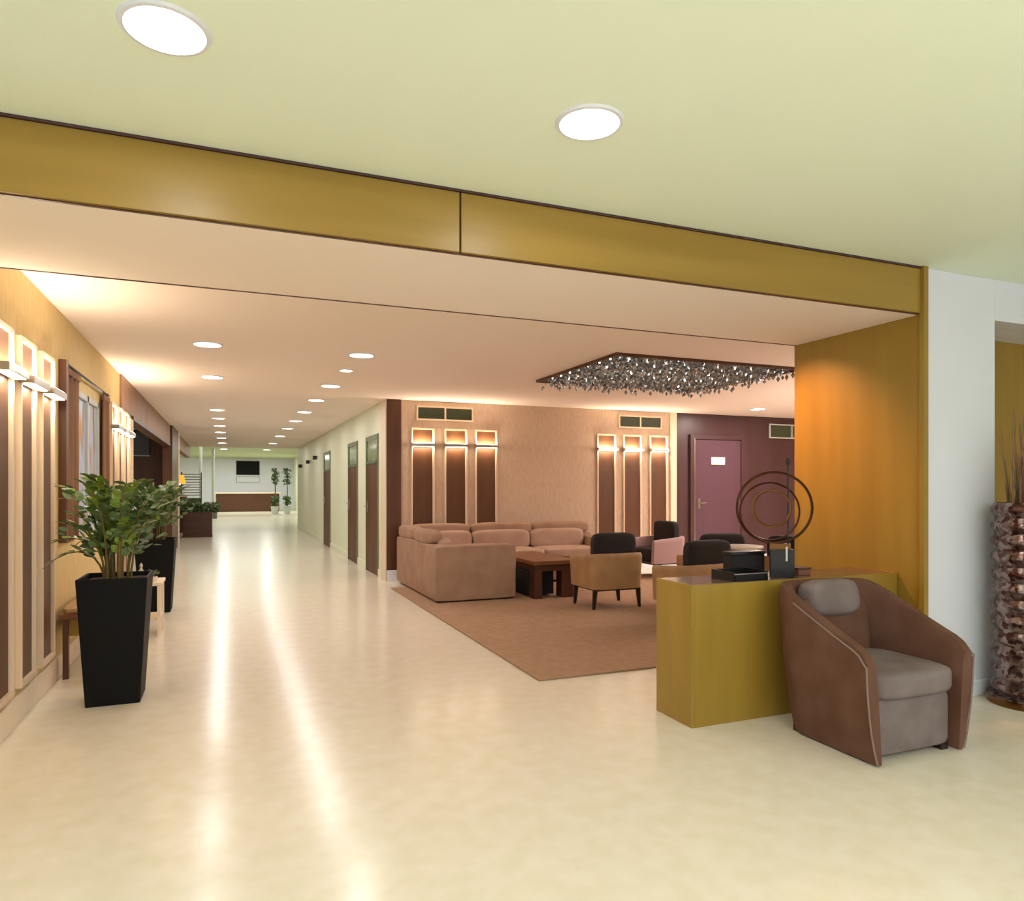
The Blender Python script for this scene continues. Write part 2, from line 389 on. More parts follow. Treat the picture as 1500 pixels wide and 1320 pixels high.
# ------------------------------------------------------------------ vents
def vent(x0, x1, z0, z1, label, m, y=YW):
    t = thing('air_vent', label, 'vent', ((x0+x1)/2, y, z0), 0, 'air vents on the lounge wall')
    W, H = (x1-x0)/2, z1-z0
    obj('backing', B(-W, W, -0.006, 0, 0, H), M_vent, t)
    bm = new(); box(bm, -W, W, -0.03, 0, 0, 0.022); box(bm, -W, W, -0.03, 0, H-0.022, H)
    for a in (-W, -0.012, W-0.022): box(bm, a, a+0.022, -0.03, 0, 0.02, H-0.02)
    obj('frame', bm, m, t)
    for i in range(8):
        z = 0.03+i*(H-0.06)/8; bm = new(); box(bm, -W+0.02, W-0.02, -0.022, -0.006, z, z+0.006)
        obj('slat', bm, M_vent, t)
vent(2.54, 3.41, 2.335, 2.545, 'double air vent with pale frame above the panels left of lounge', M_frame)
vent(5.93, 6.76, 2.33, 2.54, 'double air vent above the panels beside the wine door', M_frame)
vent(9.05, 10.1, 2.24, 2.50, 'pale framed air vent high on the wine coloured wall', M_shelfw, YW-0.01)

# ------------------------------------------------------------------ wine coloured door
dr = thing('door_1', '', '', (7.9, YW-0.01, 0)); del dr['label']; del dr['category']; dr['kind'] = 'structure'
bm = new(); box(bm, -0.58, -0.50, -0.05, 0, 0, 2.26); box(bm, 0.50, 0.58, -0.05, 0, 0, 2.26); box(bm, -0.50, 0.50, -0.05, 0, 2.18, 2.26)
obj('door_frame', bm, M_wine, dr, bevel=0.004)
leaf = obj('door_leaf', B(-0.49, 0.49, -0.035, 0, 0.01, 2.17), mat('door_wine', srgb(96, 68, 82), 0.3, col2=srgb(90, 60, 70), scale=4, stretch=(1, 1, .1)), dr)
bm = tube(new(), [(-0.40, -0.035, 1.08), (-0.40, -0.085, 1.08), (-0.28, -0.085, 1.08)], 0.011); box(bm, -0.425, -0.375, -0.045, -0.035, 0.98, 1.16)
obj('door_handle', bm, M_steel, leaf, smooth=True)
obj('seal_strip', B(-0.505, -0.49, -0.055, -0.045, 0, 2.2), M_steel, dr)
sg = thing('door_sign', 'small pale lit sign plate on the wine coloured door', 'sign', (7.9, YW-0.047, 1.75))
obj('plate', B(-0.14, 0.14, -0.012, 0, 0, 0.12), M_sign, sg); obj('border', B(-0.155, 0.155, -0.006, 0, -0.012, 0.132), M_steel, sg)

# ------------------------------------------------------------------ corridor doors
M_corrframe = mat('olive_frame', srgb(120, 122, 84), 0.5, bump=0.01)
def corr_door(n, y0, y1, h, glassy):
    d = thing('door_%d' % n, '', '', (XR, (y0+y1)/2, 0)); del d['label']; del d['category']; d['kind'] = 'structure'
    W = (y1-y0)/2
    bm = new(); box(bm, -0.02, 0, -W-0.035, -W, 0, h+0.035); box(bm, -0.02, 0, W, W+0.035, 0, h+0.035); box(bm, -0.02, 0, -W, W, h, h+0.035)
    obj('door_frame', bm, M_corrframe, d, bevel=0.003)
    lf = obj('door_leaf', B(-0.012, 0, -W, W, 0.01, h if not glassy else 1.72), mat('corridor_door', srgb(112, 76, 50), 0.5, spec=0.2, col2=srgb(92, 56, 32), scale=4, stretch=(1, 1, .1)), d)
    if glassy:
        obj('door_transom', B(-0.008, 0, -W+0.04, W-0.04, 1.76, h-0.03), mat('transom_glass', srgb(110, 124, 82), 0.12, col2=srgb(140, 152, 110), scale=3), d)  # green of the reflected ceiling is painted into the pane colour
        bm = new(); box(bm, -0.02, 0, -W, W, 1.72, 1.76); box(bm, -0.02, 0, -W, -W+0.04, 1.72, h); box(bm, -0.02, 0, W-0.04, W, 1.72, h); box(bm, -0.02, 0, -W, W, h-0.03, h)
        obj('transom_bar', bm, M_leafd, d)
    bm = tube(new(), [(-0.012, W-0.1, 1.05), (-0.06, W-0.1, 1.05), (-0.06, W-0.24, 1.05)], 0.011); box(bm, -0.02, -0.012, W-0.125, W-0.075, 0.95, 1.13)
    obj('door_handle', bm, M_steel, lf, smooth=True)
corr_door(2, 10.58, 11.5, 2.13, True)
corr_door(3, 12.4, 13.35, 2.13, True)
corr_door(4, 15.95, 17.0, 2.13, True)
for y, z, l in ((18.3, 2.05, 'small dark sign projecting from the corridor wall past the third door'), (20.0, 2.0, 'small dark corridor sign, the middle one beyond the doors'), (22.2, 1.95, 'small dark projecting sign at the far end of the corridor wall')):
    t = thing('wall_sign', l, 'sign', (XR, y, z), 0, 'projecting signs in the corridor')
    obj('plate', B(-0.13, -0.03, -0.012, 0.012, 0, 0.10), M_brownleg, t); obj('bracket', B(-0.03, 0, -0.02, 0.02, 0.03, 0.1), M_steel, t)

# ------------------------------------------------------------------ downlights
def make_down(label, r=0.125):
    t = thing('ceiling_downlight', label, 'ceiling light', (0, 0, 0), 0, 'round recessed ceiling downlights')
    obj('diffuser', lathe(new(), [(r*0.9, -0.006), (r*0.9, -0.001)], 28), M_lamp, t)
    ring = new()
    pr = [(r*0.9, -0.001), (r*0.9, -0.010), (r, -0.008), (r*1.04, 0)]
    lathe(ring, pr, 28, cap=False)
    obj('trim_ring', ring, M_white, t, smooth=True)
    return t
def down(first, x, y, z, label, power, col, sz=1.0):
    o = first if first.get('free') else dup(first, (x, y, z), 0, label)
    o.location = (x, y, z); o['label'] = label; o.scale = (sz, sz, 1)
    if 'free' in first: del first['free']
    if 'free' in o: del o['free']
    area_light('downlight_lamp', (x, y, z-0.012), power, col, 0.2*sz, parent=None)
dl = make_down(''); dl['free'] = 1
down(dl, -0.175, 2.325, HU, 'large bright round downlight at the top left of the picture', 7, NEUT)
down(dl, 1.255, 2.325, HU, 'bright round downlight in the near ceiling, right of the other', 7, NEUT)
for i, (y, l) in enumerate(((6.76, 'nearest corridor downlight in the row by the left wall'), (8.74, 'second corridor downlight in the row by the left wall'),
        (12.4, 'third downlight of the left corridor row'), (13.9, 'fourth downlight of the left corridor row'), (15.6, 'fifth downlight of the left corridor row'),
        (17.4, 'sixth downlight of the left corridor row'), (19.4, 'seventh downlight of the left corridor row'), (21.6, 'last downlight of the left corridor row'))):
    down(dl, -0.175, y, HC, l, 7 if y < 13 else 5.5, WARM)
for i, (y, l, s) in enumerate(((6.76, 'nearest corridor downlight in the row towards the lounge', 1), (7.7, 'small dim spot behind the nearest right row downlight', 0.6), (8.95, 'second full downlight of the row towards the lounge', 1),
        (10.5, 'third full downlight of the right corridor row, by the first door', 1), (12.2, 'fourth full downlight of the right corridor row', 1), (13.9, 'fifth full downlight of the right corridor row', 1),
        (15.8, 'sixth full downlight of the right corridor row', 1), (18.2, 'seventh full downlight of the right corridor row', 1), (21.2, 'last full downlight of the right corridor row', 1))):
    down(dl, 1.18, y, HC, l, (7 if y < 13 else 5.5) if s == 1 else 2, WARM, s)
down(dl, 7.93, 9.0, HC, 'downlight in the lounge ceiling before the wine coloured wall', 26, (1, .85, .75))
down(dl, -0.2, 33.5, 3.05, 'left round downlight in the ceiling of the far lobby', 30, NEUT, 1.4)
down(dl, 1.6, 33.5, 3.05, 'right round downlight in the ceiling of the far lobby', 30, NEUT, 1.4)
# lobby and side room general light
area_light('lobby_light', (0.5, 29, 3.0), 85, (0.97, 1.0, 0.86), 4, 6)
area_light('lobby_light', (0.5, 39.5, 3.0), 180, (0.97, 1.0, 0.9), 4, 4)
area_light('bar_light', (-3.5, 13.5, 2.6), 40, WARM, 2, 3)
area_light('lounge_light', (7.6, 6.4, 2.6), 60, (1.0, 0.86, 0.8), 1.6, 1.6)  # unseen fill added in the hidden lounge corner
area_light('lounge_light', (8.0, 8.0, 2.605), 22, WARM, 0.5, 0.5)  # second unseen fill added to brighten the lounge

# ------------------------------------------------------------------ crystal ceiling feature
ch = thing('crystal_ceiling_light', 'square grey coffer of hanging crystal drops in the lounge ceiling', 'chandelier', ((cx0+cx1)/2, (cy0+cy1)/2, HC))
WX, WY = (cx1-cx0)/2, (cy1-cy0)/2
obj('coffer', B(-WX, WX, -WY, WY, 0.02, 0.04), M_coffer, ch)
bm = new(); f = 0.025
box(bm, -WX-f, -WX, -WY-f, WY+f, -0.03, 0.03); box(bm, WX, WX+f, -WY-f, WY+f, -0.03, 0.03)
box(bm, -WX, WX, -WY-f, -WY, -0.03, 0.03); box(bm, -WX, WX, WY, WY+f, -0.03, 0.03)
obj('rim', bm, M_dark, ch)
bm = new()
def gem(bm, c, r, h):
    top = bm.verts.new(c+Vector((0, 0, h))); bot = bm.verts.new(c-Vector((0, 0, h)))
    a0 = random.uniform(0, 1.5)
    ring = [bm.verts.new(c+Vector((r*math.cos(a0+k*PI/2), r*math.sin(a0+k*PI/2), 0))) for k in range(4)]
    for k in range(4):
        bm.faces.new((top, ring[k], ring[(k+1) % 4])); bm.faces.new((bot, ring[(k+1) % 4], ring[k]))
for i in range(30):
    for j in range(25):
        x = -WX+0.05+i*(2*WX-0.1)/29+random.uniform(-.02, .02); y = -WY+0.05+j*(2*WY-0.1)/24+random.uniform(-.02, .02)
        L = random.uniform(0.01, 0.11)
        gem(bm, Vector((x, y, -L)), 0.022, random.uniform(0.02, 0.04))
        if random.random() < 0.5: gem(bm, Vector((x+0.03, y, -L*0.3)), 0.016, 0.03)
obj('crystal_drops', bm, M_crystal, ch, kind='stuff')
bm = new()
for i in range(10):
    for j in range(8):
        x = -WX+0.12+i*(2*WX-0.24)/9; y = -WY+0.12+j*(2*WY-0.24)/7
        box(bm, x-0.008, x+0.008, y-0.008, y+0.008, -0.0, 0.02)
obj('small_lamps', bm, M_lamp, ch, kind='stuff')

# ------------------------------------------------------------------ rug
rg = obj('rug', B(2.0, 6.9, 4.44, 9.25, 0.001, 0.014), M_carpet, bevel=0.004)
tag(rg, 'large brown rug under the sofa and lounge chairs', 'rug')

# ------------------------------------------------------------------ sofa
sf = thing('corner_sofa', 'long taupe L-shaped corner sofa against the lounge back wall', 'sofa', (2.20, 7.79, 0.014))
# local: x 0..3.1, y 0..2.0
obj('base', cushion(new(), 0.02, 0.95, 0.02, 2.02, 0.015, 0.40, 14), M_sofa, sf, smooth=True)
obj('base', cushion(new(), 0.90, 3.06, 1.15, 2.02, 0.015, 0.40, 14), M_sofa, sf, smooth=True)
obj('outer_back', cushion(new(), 0.0, 0.17, 0.0, 2.04, 0.015, 0.655, 16), M_sofa, sf, smooth=True)
obj('arm', cushion(new(), -0.005, 1.01, -0.01, 0.27, 0.012, 0.655, 22, 12), M_sofa, sf, smooth=True)
obj('outer_back', cushion(new(), 0.1, 3.08, 1.88, 2.04, 0.015, 0.655, 16), M_sofa, sf, smooth=True)
obj('arm', cushion(new(), 2.86, 3.10, 1.10, 2.03, 0.015, 0.60, 12), M_sofa, sf, smooth=True)
obj('seam', B(-0.003, 0.002, 0.62, 0.63, 0.05, 0.63), M_sofa, sf)
for a, b_ in ((0.29, 1.15),): obj('seat_cushion', cushion(new(), 0.22, 0.96, a, b_, 0.34, 0.47, 7), M_sofa2, sf, smooth=True)
for a, b_ in ((0.22, 1.05), (1.06, 1.95), (1.96, 2.85)): obj('seat_cushion', cushion(new(), a, b_, 1.13, 1.78, 0.34, 0.47, 7), M_sofa2, sf, smooth=True)
obj('back_cushion', cushion(new(), 0.12, 0.34, 0.30, 1.15, 0.42, 0.72, 5), M_sofa2, sf, smooth=True)
for a, b_ in ((0.30, 1.04), (1.06, 1.95), (1.96, 2.85)): obj('back_cushion', cushion(new(), a, b_, 1.70, 1.92, 0.42, 0.72, 5), M_sofa2, sf, smooth=True)
obj('headrest', cushion(new(), 0.0, 0.22, 0.36, 1.15, 0.63, 0.815, 4), M_sofa, sf, smooth=True)
obj('headrest', cushion(new(), 0.0, 0.22, 1.17, 2.0, 0.63, 0.815, 4), M_sofa, sf, smooth=True)
for a, b_ in ((0.16, 1.05), (1.07, 2.03), (2.04, 3.0)): obj('headrest', cushion(new(), a, b_, 1.80, 2.02, 0.63, 0.82, 4), M_sofa, sf, smooth=True)
for x, y in ((0.08, 0.08), (0.88, 0.08), (0.08, 1.92), (2.98, 1.2), (2.98, 1.92)): obj('foot', B(x-0.03, x+0.03, y-0.03, y+0.03, 0, 0.04), M_brownleg, sf)

# ------------------------------------------------------------------ coffee table
ct = thing('coffee_table', 'low walnut coffee table with block legs in front of the sofa', 'table', (3.36, 7.60, 0.014))
obj('table_top', B(0, 0.56, 0, 1.2, 0.405, 0.455), M_table, ct, bevel=0.006)
obj('apron', B(0.03, 0.53, 0.03, 1.17, 0.33, 0.405), mat('walnut_dark', srgb(74, 40, 22), 0.4, bump=.01), ct)
for x0, x1, y0 in ((0.38, 0.54, 0.03), (0.38, 0.54, 1.02), (0.02, 0.12, 1.02), (0.02, 0.12, 0.03)): obj('leg', B(x0, x1, y0, y0+0.16, 0, 0.335), MATS['walnut_dark'], ct, bevel=0.004)
obj('storage_cube', B(0.03, 0.37, 0.24, 1.0, 0.02, 0.325), M_blackfab, ct, bevel=0.006)

# ------------------------------------------------------------------ small tub chairs
def u_shell(bm, hw, d, rc, th, hfun, z0, flare=0.0, nA=8, nL=6, tuck=0.0, rnd=0.35):
    # U plan open towards -y; front at y=0, back at y=d
    pts = []
    for i in range(nL): pts.append((-hw, (d-rc)*i/nL, (-1, 0)))
    for i in range(nA+1):
        a = PI-(PI/2)*i/nA; pts.append((-hw+rc+rc*math.cos(a), d-rc+rc*math.sin(a), (math.cos(a), math.sin(a))))
    for i in range(1, nL): pts.append((-hw+rc+(2*hw-2*rc)*i/nL, d, (0, 1)))
    for i in range(nA+1):
        a = PI/2-(PI/2)*i/nA; pts.append((hw-rc+rc*math.cos(a), d-rc+rc*math.sin(a), (math.cos(a), math.sin(a))))
    for i in range(nL-1, -1, -1): pts.append((hw, (d-rc)*i/nL, (1, 0)))
    rings = []; N = len(pts)
    for i, (x, y, n) in enumerate(pts):
        s = i/(N-1); h = hfun(y/d)
        ring = []
        zs = [z0, z0+(h-z0)*0.15, z0+(h-z0)*0.5, z0+(h-z0)*0.85, h-th*rnd]
        for z in zs:
            k = (z-z0)/(h-z0); off = flare*k-tuck*(1-k)**3
            ring.append(Vector((x+n[0]*off, y+n[1]*off, z)))
        off = flare
        ring.append(Vector((x+n[0]*(off-th*0.2), y+n[1]*(off-th*0.2), h)))
        ring.append(Vector((x+n[0]*(off-th*0.8), y+n[1]*(off-th*0.8), h)))
        ring.append(Vector((x+n[0]*(off-th), y+n[1]*(off-th), h-th*rnd)))
        for z in (z0+(h-z0)*0.5, z0):
            k = (z-z0)/(h-z0); off = flare*k
            ring.append(Vector((x+n[0]*(off-th), y+n[1]*(off-th), z)))
        rings.append([bm.verts.new(p) for p in ring])
    K = len(rings[0])
    for A, B_ in zip(rings, rings[1:]):
        for k in range(K): bm.faces.new((A[k], A[(k+1) % K], B_[(k+1) % K], B_[k]))
    bm.faces.new(rings[0]); bm.faces.new(rings[-1][::-1])
    return bm
def make_tub(label, shellm):
    t = thing('lounge_chair', label, 'chair', (0, 0, 0), 0, 'small lounge chairs on the rug')
    # faces -y, footprint .66 x .58
    obj('shell', u_shell(new(), 0.31, 0.56, 0.10, 0.07, lambda k: 0.56+0.05*k, 0.22, flare=0.02), shellm, t, smooth=True)
    obj('seat', cushion(new(), -0.25, 0.25, 0.01, 0.48, 0.24, 0.44, 8), M_blackfab, t, smooth=True)
    obj('back_cushion', cushion(new(), -0.27, 0.27, 0.36, 0.49, 0.40, 0.83, 6), M_blackfab, t, smooth=True)
    obj('seat_rail', B(-0.28, 0.28, 0.02, 0.53, 0.20, 0.24), M_brownleg, t)
    for sx in (-1, 1):
        for y in (0.05, 0.50):
            bm = new(); bmesh.ops.create_cube(bm, size=1)
            for v in bm.verts:
                k = 0.022 if v.co.z > 0 else 0.013
                v.co = Vector((sx*0.27+(0 if v.co.z > 0 else sx*0.02)+(k if v.co.x > 0 else -k), y+(k if v.co.y > 0 else -k), 0.22 if v.co.z > 0 else 0))
            obj('leg', bm, M_brownleg, t)
    return t
tb = make_tub('tan lounge chair with black back seen from behind before the coffee table', M_tan)
tb.location = (3.98, 7.24, 0.014); tb.rotation_euler = (0, 0, PI)
c2 = make_tub('pale lilac lounge chair with black back by the lit panels', M_lilac)
c2.location = (5.72, 8.95, 0.014); c2.rotation_euler = (0, 0, -PI/2)
dup(tb, (4.22, 5.95, 0.014), PI+0.1, 'tan lounge chair with black back just behind the gold desk corner')
dup(tb, (5.1, 6.72, 0.014), PI-0.1, 'black backed lounge chair behind the ring sculpture')
dup(tb, (5.85, 5.75, 0.014), PI/2+0.2, 'lounge chair mostly hidden behind the ring sculpture base')
st = thing('side_table', 'small side table with bright glossy top between chairs behind desk', 'table', (4.97, 5.86, 0.014))
obj('table_top', lathe(new(), [(0.2, 0.70), (0.205, 0.71), (0.205, 0.725), (0.2, 0.73)], 28), mat('pale_gloss', srgb(252, 240, 226), 0.15, bump=.01), st, smooth=True)
obj('column', lathe(new(), [(0.025, 0.02), (0.025, 0.70)], 14), M_steel, st, smooth=True); obj('foot', lathe(new(), [(0.16, 0), (0.16, 0.012), (0.03, 0.025)], 24), M_steel, st, smooth=True)

# ------------------------------------------------------------------ desk
dk = thing('console_desk', 'gold veneered box desk standing against the veneered wall', 'desk', (2.40, 3.25, 0))
obj('front_panel', B(0.022, 1.595, 0, 0.022, 0.0, 0.80), M_veneer, dk, bevel=0.002)
obj('side_panel', B(0, 0.022, 0, 0.35, 0.0, 0.80), M_veneer, dk, bevel=0.002)
obj('side_panel', B(1.573, 1.595, 0.022, 0.35, 0.0, 0.80), M_veneer, dk)
obj('back_panel', B(0.022, 1.573, 0.328, 0.35, 0.02, 0.78), M_veneer, dk)
obj('desk_top', B(0.022, 1.573, 0.022, 0.35, 0.778, 0.80), mat('desk_top', srgb(120, 96, 76), 0.18, bump=.01), dk)
DZ = 0.80
def tray(x, y, w_, d, h, label, rz=0):
    t = thing('document_tray', label, 'tray', (x, y, DZ), rz)
    obj('tray_base', B(-w_/2, w_/2, -d/2, d/2, 0, 0.012), M_black, t)
    for s in (-1, 1): obj('tray_side', B(s*w_/2-0.006, s*w_/2+0.006, -d/2, d/2, 0.0, h), M_black, t)
    obj('tray_lip', B(-w_/2, w_/2, -d/2, -d/2+0.008, 0.012, h*0.75), M_black, t)
    obj('tray_back', B(-w_/2, w_/2, d/2-0.008, d/2, 0.012, h), M_black, t)
    obj('steel_edge', B(-w_/2, w_/2, -d/2-0.002, -d/2+0.010, h*0.75, h*0.75+0.005), M_steel, t)
tray(2.84, 3.38, 0.24, 0.20, 0.055, 'flat black tray with steel edge on the gold desk')
bx = thing('storage_box', 'long black box behind the flat tray on the desk top', 'box', (3.03, 3.535, DZ))
obj('body', B(-0.15, 0.10, -0.045, 0.045, 0, 0.13), M_blackfab, bx, bevel=0.004); obj('lid', B(-0.155, 0.105, -0.05, 0.05, 0.13, 0.15), M_black, bx, bevel=0.003)
sb = thing('small_box', 'little brown box on the desk beside the veneered wall', 'box', (3.34, 3.42, DZ))
obj('body', B(-0.05, 0.05, -0.05, 0.05, 0, 0.035), M_table, sb, bevel=0.003); obj('lid', B(-0.053, 0.053, -0.053, 0.053, 0.035, 0.047), M_dark, sb)
# ring sculpture
rs = thing('ring_sculpture', 'bronze concentric ring sculpture on a black block, standing on the desk', 'sculpture', (3.13, 3.40, DZ), -0.70)
obj('plinth', B(-0.03, 0.11, -0.05, 0.05, 0, 0.17), M_black, rs, bevel=0.004)
obj('plinth_cap', B(-0.03, 0.09, -0.035, 0.035, 0.17, 0.205), M_bronze, rs)
def ring(cx, cz, r, tr, m, name='ring', tilt=0, y=0, flat=1.0):
    pts = [(cx+r*math.cos(2*PI*k/48)*math.cos(tilt), y+r*math.cos(2*PI*k/48)*math.sin(tilt), cz+r*math.sin(2*PI*k/48)*flat) for k in range(48)]
    return obj(name, tube(new(), pts, tr, 6, closed=True), m, rs, smooth=True)
M_ringd = mat('dark_bronze', srgb(70, 42, 28), 0.3, metal=0.9, bump=0.01)
ring(-0.005, 0.425, 0.218, 0.008, M_ringd)
ring(-0.03, 0.40, 0.178, 0.006, M_ringd, tilt=0.2, y=0.012)
ring(-0.02, 0.42, 0.112, 0.007, M_bronze, tilt=-0.25, y=-0.01)
obj('post', tube(new(), [(0.078, 0.02, 0.17), (0.078, 0.02, 0.70)], 0.006), M_brownleg, rs, smooth=True)
obj('finial', tube(new(), [(0.078, 0.02, 0.69), (0.078, 0.02, 0.705), (0.078, 0.02, 0.72), (0.078, 0.02, 0.73)], [0.006, 0.015, 0.015, 0.004]), M_brownleg, rs, smooth=True)
obj('steel_clip', B(0.058, 0.070, -0.06, -0.05, 0.10, 0.19), M_steel, rs, bevel=0.002)

# ------------------------------------------------------------------ big armchair
ac = thing('armchair', 'large brown fabric tub armchair in front of the gold desk', 'armchair', (3.18, 2.45, 0))
def hf(k):
    k = max(0, min(1, k))
    base = 0.55+0.26*min(1, k/0.85)**1.1
    return base-0.045*max(0, 1-k/0.10)**2
obj('shell', u_shell(new(), 0.345, 0.70, 0.24, 0.075, hf, 0.012, flare=0.03, nA=12, nL=12, tuck=0.05, rnd=0.45), M_arm, ac, smooth=True)
obj('seat_base', cushion(new(), -0.262, 0.262, 0.035, 0.60, 0.03, 0.315, 16), M_armlite, ac, smooth=True)
obj('seat_cushion', cushion(new(), -0.28, 0.28, -0.005, 0.52, 0.30, 0.445, 6), M_armlite, ac, smooth=True)
obj('back_pad', cushion(new(), -0.24, 0.24, 0.49, 0.64, 0.36, 0.74, 6, rot=Matrix.Rotation(math.radians(-8), 3, 'X')), M_arm, ac, smooth=True)
obj('head_cushion', cushion(new(), -0.20, 0.16, 0.47, 0.65, 0.62, 0.83, 3.6, rot=Matrix.Rotation(math.radians(-10), 3, 'X')), M_armlite, ac, smooth=True)
def arm_piping(sx):
    pts = []
    for i in range(15):
        z = 0.02+(0.49-0.02)*i/14; k = z/0.5
        pts.append((sx*(0.346+0.03*k-0.05*(1-k)**3), -0.003, z))
    for i in range(13):
        y = 0.005+0.46*i/12; h = hf(y/0.70)
        pts.append((sx*(0.346+0.028), y, h-0.018))
    return obj('piping', tube(new(), pts, 0.005, 6), MATS['piping_grey'], ac, smooth=True)
mat('piping_grey', srgb(132, 110, 100), 0.7, bump=0.02)
for sx in (-1, 1): arm_piping(sx)
for sx in (-1, 1):
    for y in (0.08, 0.55): obj('foot', B(sx*.24-.025, sx*.24+.025, y-.025, y+.025, 0, 0.035), M_brownleg, ac)

# ------------------------------------------------------------------ tall vase with twigs
vs = thing('floor_vase', 'tall mosaic metal floor vase beside the white pier at right edge', 'vase', (4.63, 2.84, 0))
prof = [(0.215, 0), (0.215, 0.05), (0.195, 0.06)]
z = 0.06
while z < 1.17:
    prof += [(0.178, z+0.005), (0.197, z+0.035), (0.197, z+0.065), (0.178, z+0.095)]; z += 0.10
prof += [(0.19, 1.20), (0.18, 1.215), (0.165, 1.215), (0.165, 1.0)]
obj('body', lathe(new(), prof, 40), M_mosaic, vs, smooth=True)
obj('foot_ring', lathe(new(), [(0.22, 0), (0.225, 0.02), (0.22, 0.045), (0.19, 0.05)], 40), M_bronze, vs, smooth=True)
tw = thing('dried_twigs', 'bunch of dried brown twigs standing in the tall mosaic vase', 'dried twigs', (4.63, 2.84, 1.0))
for i in range(80):
    a = random.uniform(0, 2*PI); r0 = random.uniform(0.02, 0.13); r1 = r0+random.uniform(0.0, 0.06); h = random.uniform(0.35, 0.85)
    pts = []
    for k in range(6):
        q = k/5; rr = r0+(r1-r0)*q*q
        pts.append((rr*math.cos(a+q*0.3)+random.uniform(-.006, .006), rr*math.sin(a+q*0.3)+random.uniform(-.006, .006), 0.01+h*q))
    bm = tube(new(), pts, [0.0055-0.004*k/5 for k in range(6)], 5)
    obj('twig', bm, M_table if i % 3 else M_stem, tw)

# ------------------------------------------------------------------ plants
def planter(name, label, loc, leafobj, nstem, nleaf, seed, Hs=(0.35, 0.68)):
    rnd = random.Random(seed)
    t = thing(name, label, 'potted plant', loc, 0)
    bm = new()
    # hollow tapered pot: outer, rim, inner
    def sq(h, z): return [bm.verts.new((sx*h, sy*h, z)) for sx, sy in ((-1, -1), (1, -1), (1, 1), (-1, 1))]
    L = [sq(0.15, 0), sq(0.195, 0.79), sq(0.178, 0.79), sq(0.175, 0.74)]
    for A, B_ in zip(L, L[1:]):
        for k in range(4): bm.faces.new((A[k], A[(k+1) % 4], B_[(k+1) % 4], B_[k]))
    bm.faces.new(L[0][::-1]); bm.faces.new(L[-1])
    obj('planter', bm, M_pot, t, bevel=0.006)
    obj('soil', cushion(new(), -0.172, 0.172, -0.172, 0.172, 0.70, 0.765, 10, 5), M_soil, t)
    leafme = None
    def leafmesh(name):
        bm = new()
        pr = [(0, 0), (0.25, 0.8), (0.55, 1.0), (0.85, 0.55), (1, 0)]
        mid = [bm.verts.new((0, x, 0)) for x, _ in pr]
        lft = [bm.verts.new((-w_*0.25, x, 0.06*w_)) for x, w_ in pr[1:-1]]; rgt = [bm.verts.new((w_*0.25, x, 0.06*w_)) for x, w_ in pr[1:-1]]
        for S in (lft, rgt):
            bm.faces.new((mid[0], mid[1], S[0])); bm.faces.new((mid[1], mid[2], S[1], S[0])); bm.faces.new((mid[2], mid[3], S[2], S[1])); bm.faces.new((mid[3], mid[4], S[2]))
        return bm
    src = leafmesh('leaf')
    base = bpy.data.meshes.new('leaf'); src.to_mesh(base); src.free(); base.materials.append(M_leaf)
    dark = base.copy(); dark.materials.clear(); dark.materials.append(M_leafd)
    for i in range(nstem):
        a = 2*PI*i/nstem*2.618+rnd.uniform(-.3, .3); r0 = rnd.uniform(0.01, 0.11); spread = rnd.uniform(0.05, 0.34)
        h = rnd.uniform(*Hs)
        droop = 0
        if i == 0: a, spread, h, droop = PI*1.02, 0.44, 0.30, 0.20
        if i == 1: a, spread, h, droop = PI*0.94, 0.42, 0.36, 0.12
        lim = loc[0]-XL-0.07
        if -math.cos(a)*(r0+spread) > lim: spread = max(0.02, lim/(-math.cos(a))-r0)
        P = []
        for k in range(9):
            q = k/8; rr = r0+spread*q**1.8
            P.append(Vector((rr*math.cos(a), rr*math.sin(a), 0.75+h*math.sin(q*PI/2*0.98)-droop*q**3)))
        if leafobj:
            s = obj('stem', tube(new(), P, [0.008-0.006*k/8 for k in range(9)], 6), M_stem, t, smooth=True)
        else:
            sbm = tube(new(), P, [0.008-0.006*k/8 for k in range(9)], 5); s = None; verts = []
        for j in range(nleaf):
            q = 0.30+0.70*(j//2+(0.0 if j % 2 else 0.25))/(nleaf/2); q = min(q, 1.0)
            f = q*8; k = min(7, int(f)); p = P[k].lerp(P[k+1], f-k); d = (P[min(8, k+1)]-P[k]).normalized()
            side = d.cross(Vector((-math.sin(a), math.cos(a), 0)))
            latv = Vector((-math.sin(a), math.cos(a), 0))*(1 if j % 2 else -1)
            dirv = (latv*0.9+d*0.75+Vector((rnd.uniform(-.2, .2), rnd.uniform(-.2, .2), rnd.uniform(-.1, .3)))).normalized()
            if q > 0.97: dirv = d
            up = (side*-1 if side.z < 0 else side); up = (up-dirv*up.dot(dirv)).normalized(); xr = dirv.cross(up)
            size = rnd.uniform(0.062, 0.088)
            tip = p+dirv*size
            if tip.x+loc[0] < XL+0.05: continue
            M = Matrix((xr, dirv, up)).transposed().to_4x4(); M = Matrix.Translation(p) @ M @ Matrix.Diagonal((size*1.35, size, size, 1))
            if leafobj:
                o = bpy.data.objects.new('leaf', base if rnd.random() < 0.6 else dark); C.objects.link(o); o.parent = s; o.matrix_basis = M
            else: verts.append(M)
        if not leafobj:
            obj('stem', sbm, M_stem, t, smooth=True)
            lb = new()
            for M in verts:
                n0 = len(lb.verts); lb.from_mesh(base); lb.verts.ensure_lookup_table()
                for v in lb.verts[n0:]: v.co = M @ v.co
            obj('leaves', lb, M_leaf if rnd.random() < 0.6 else M_leafd, t)
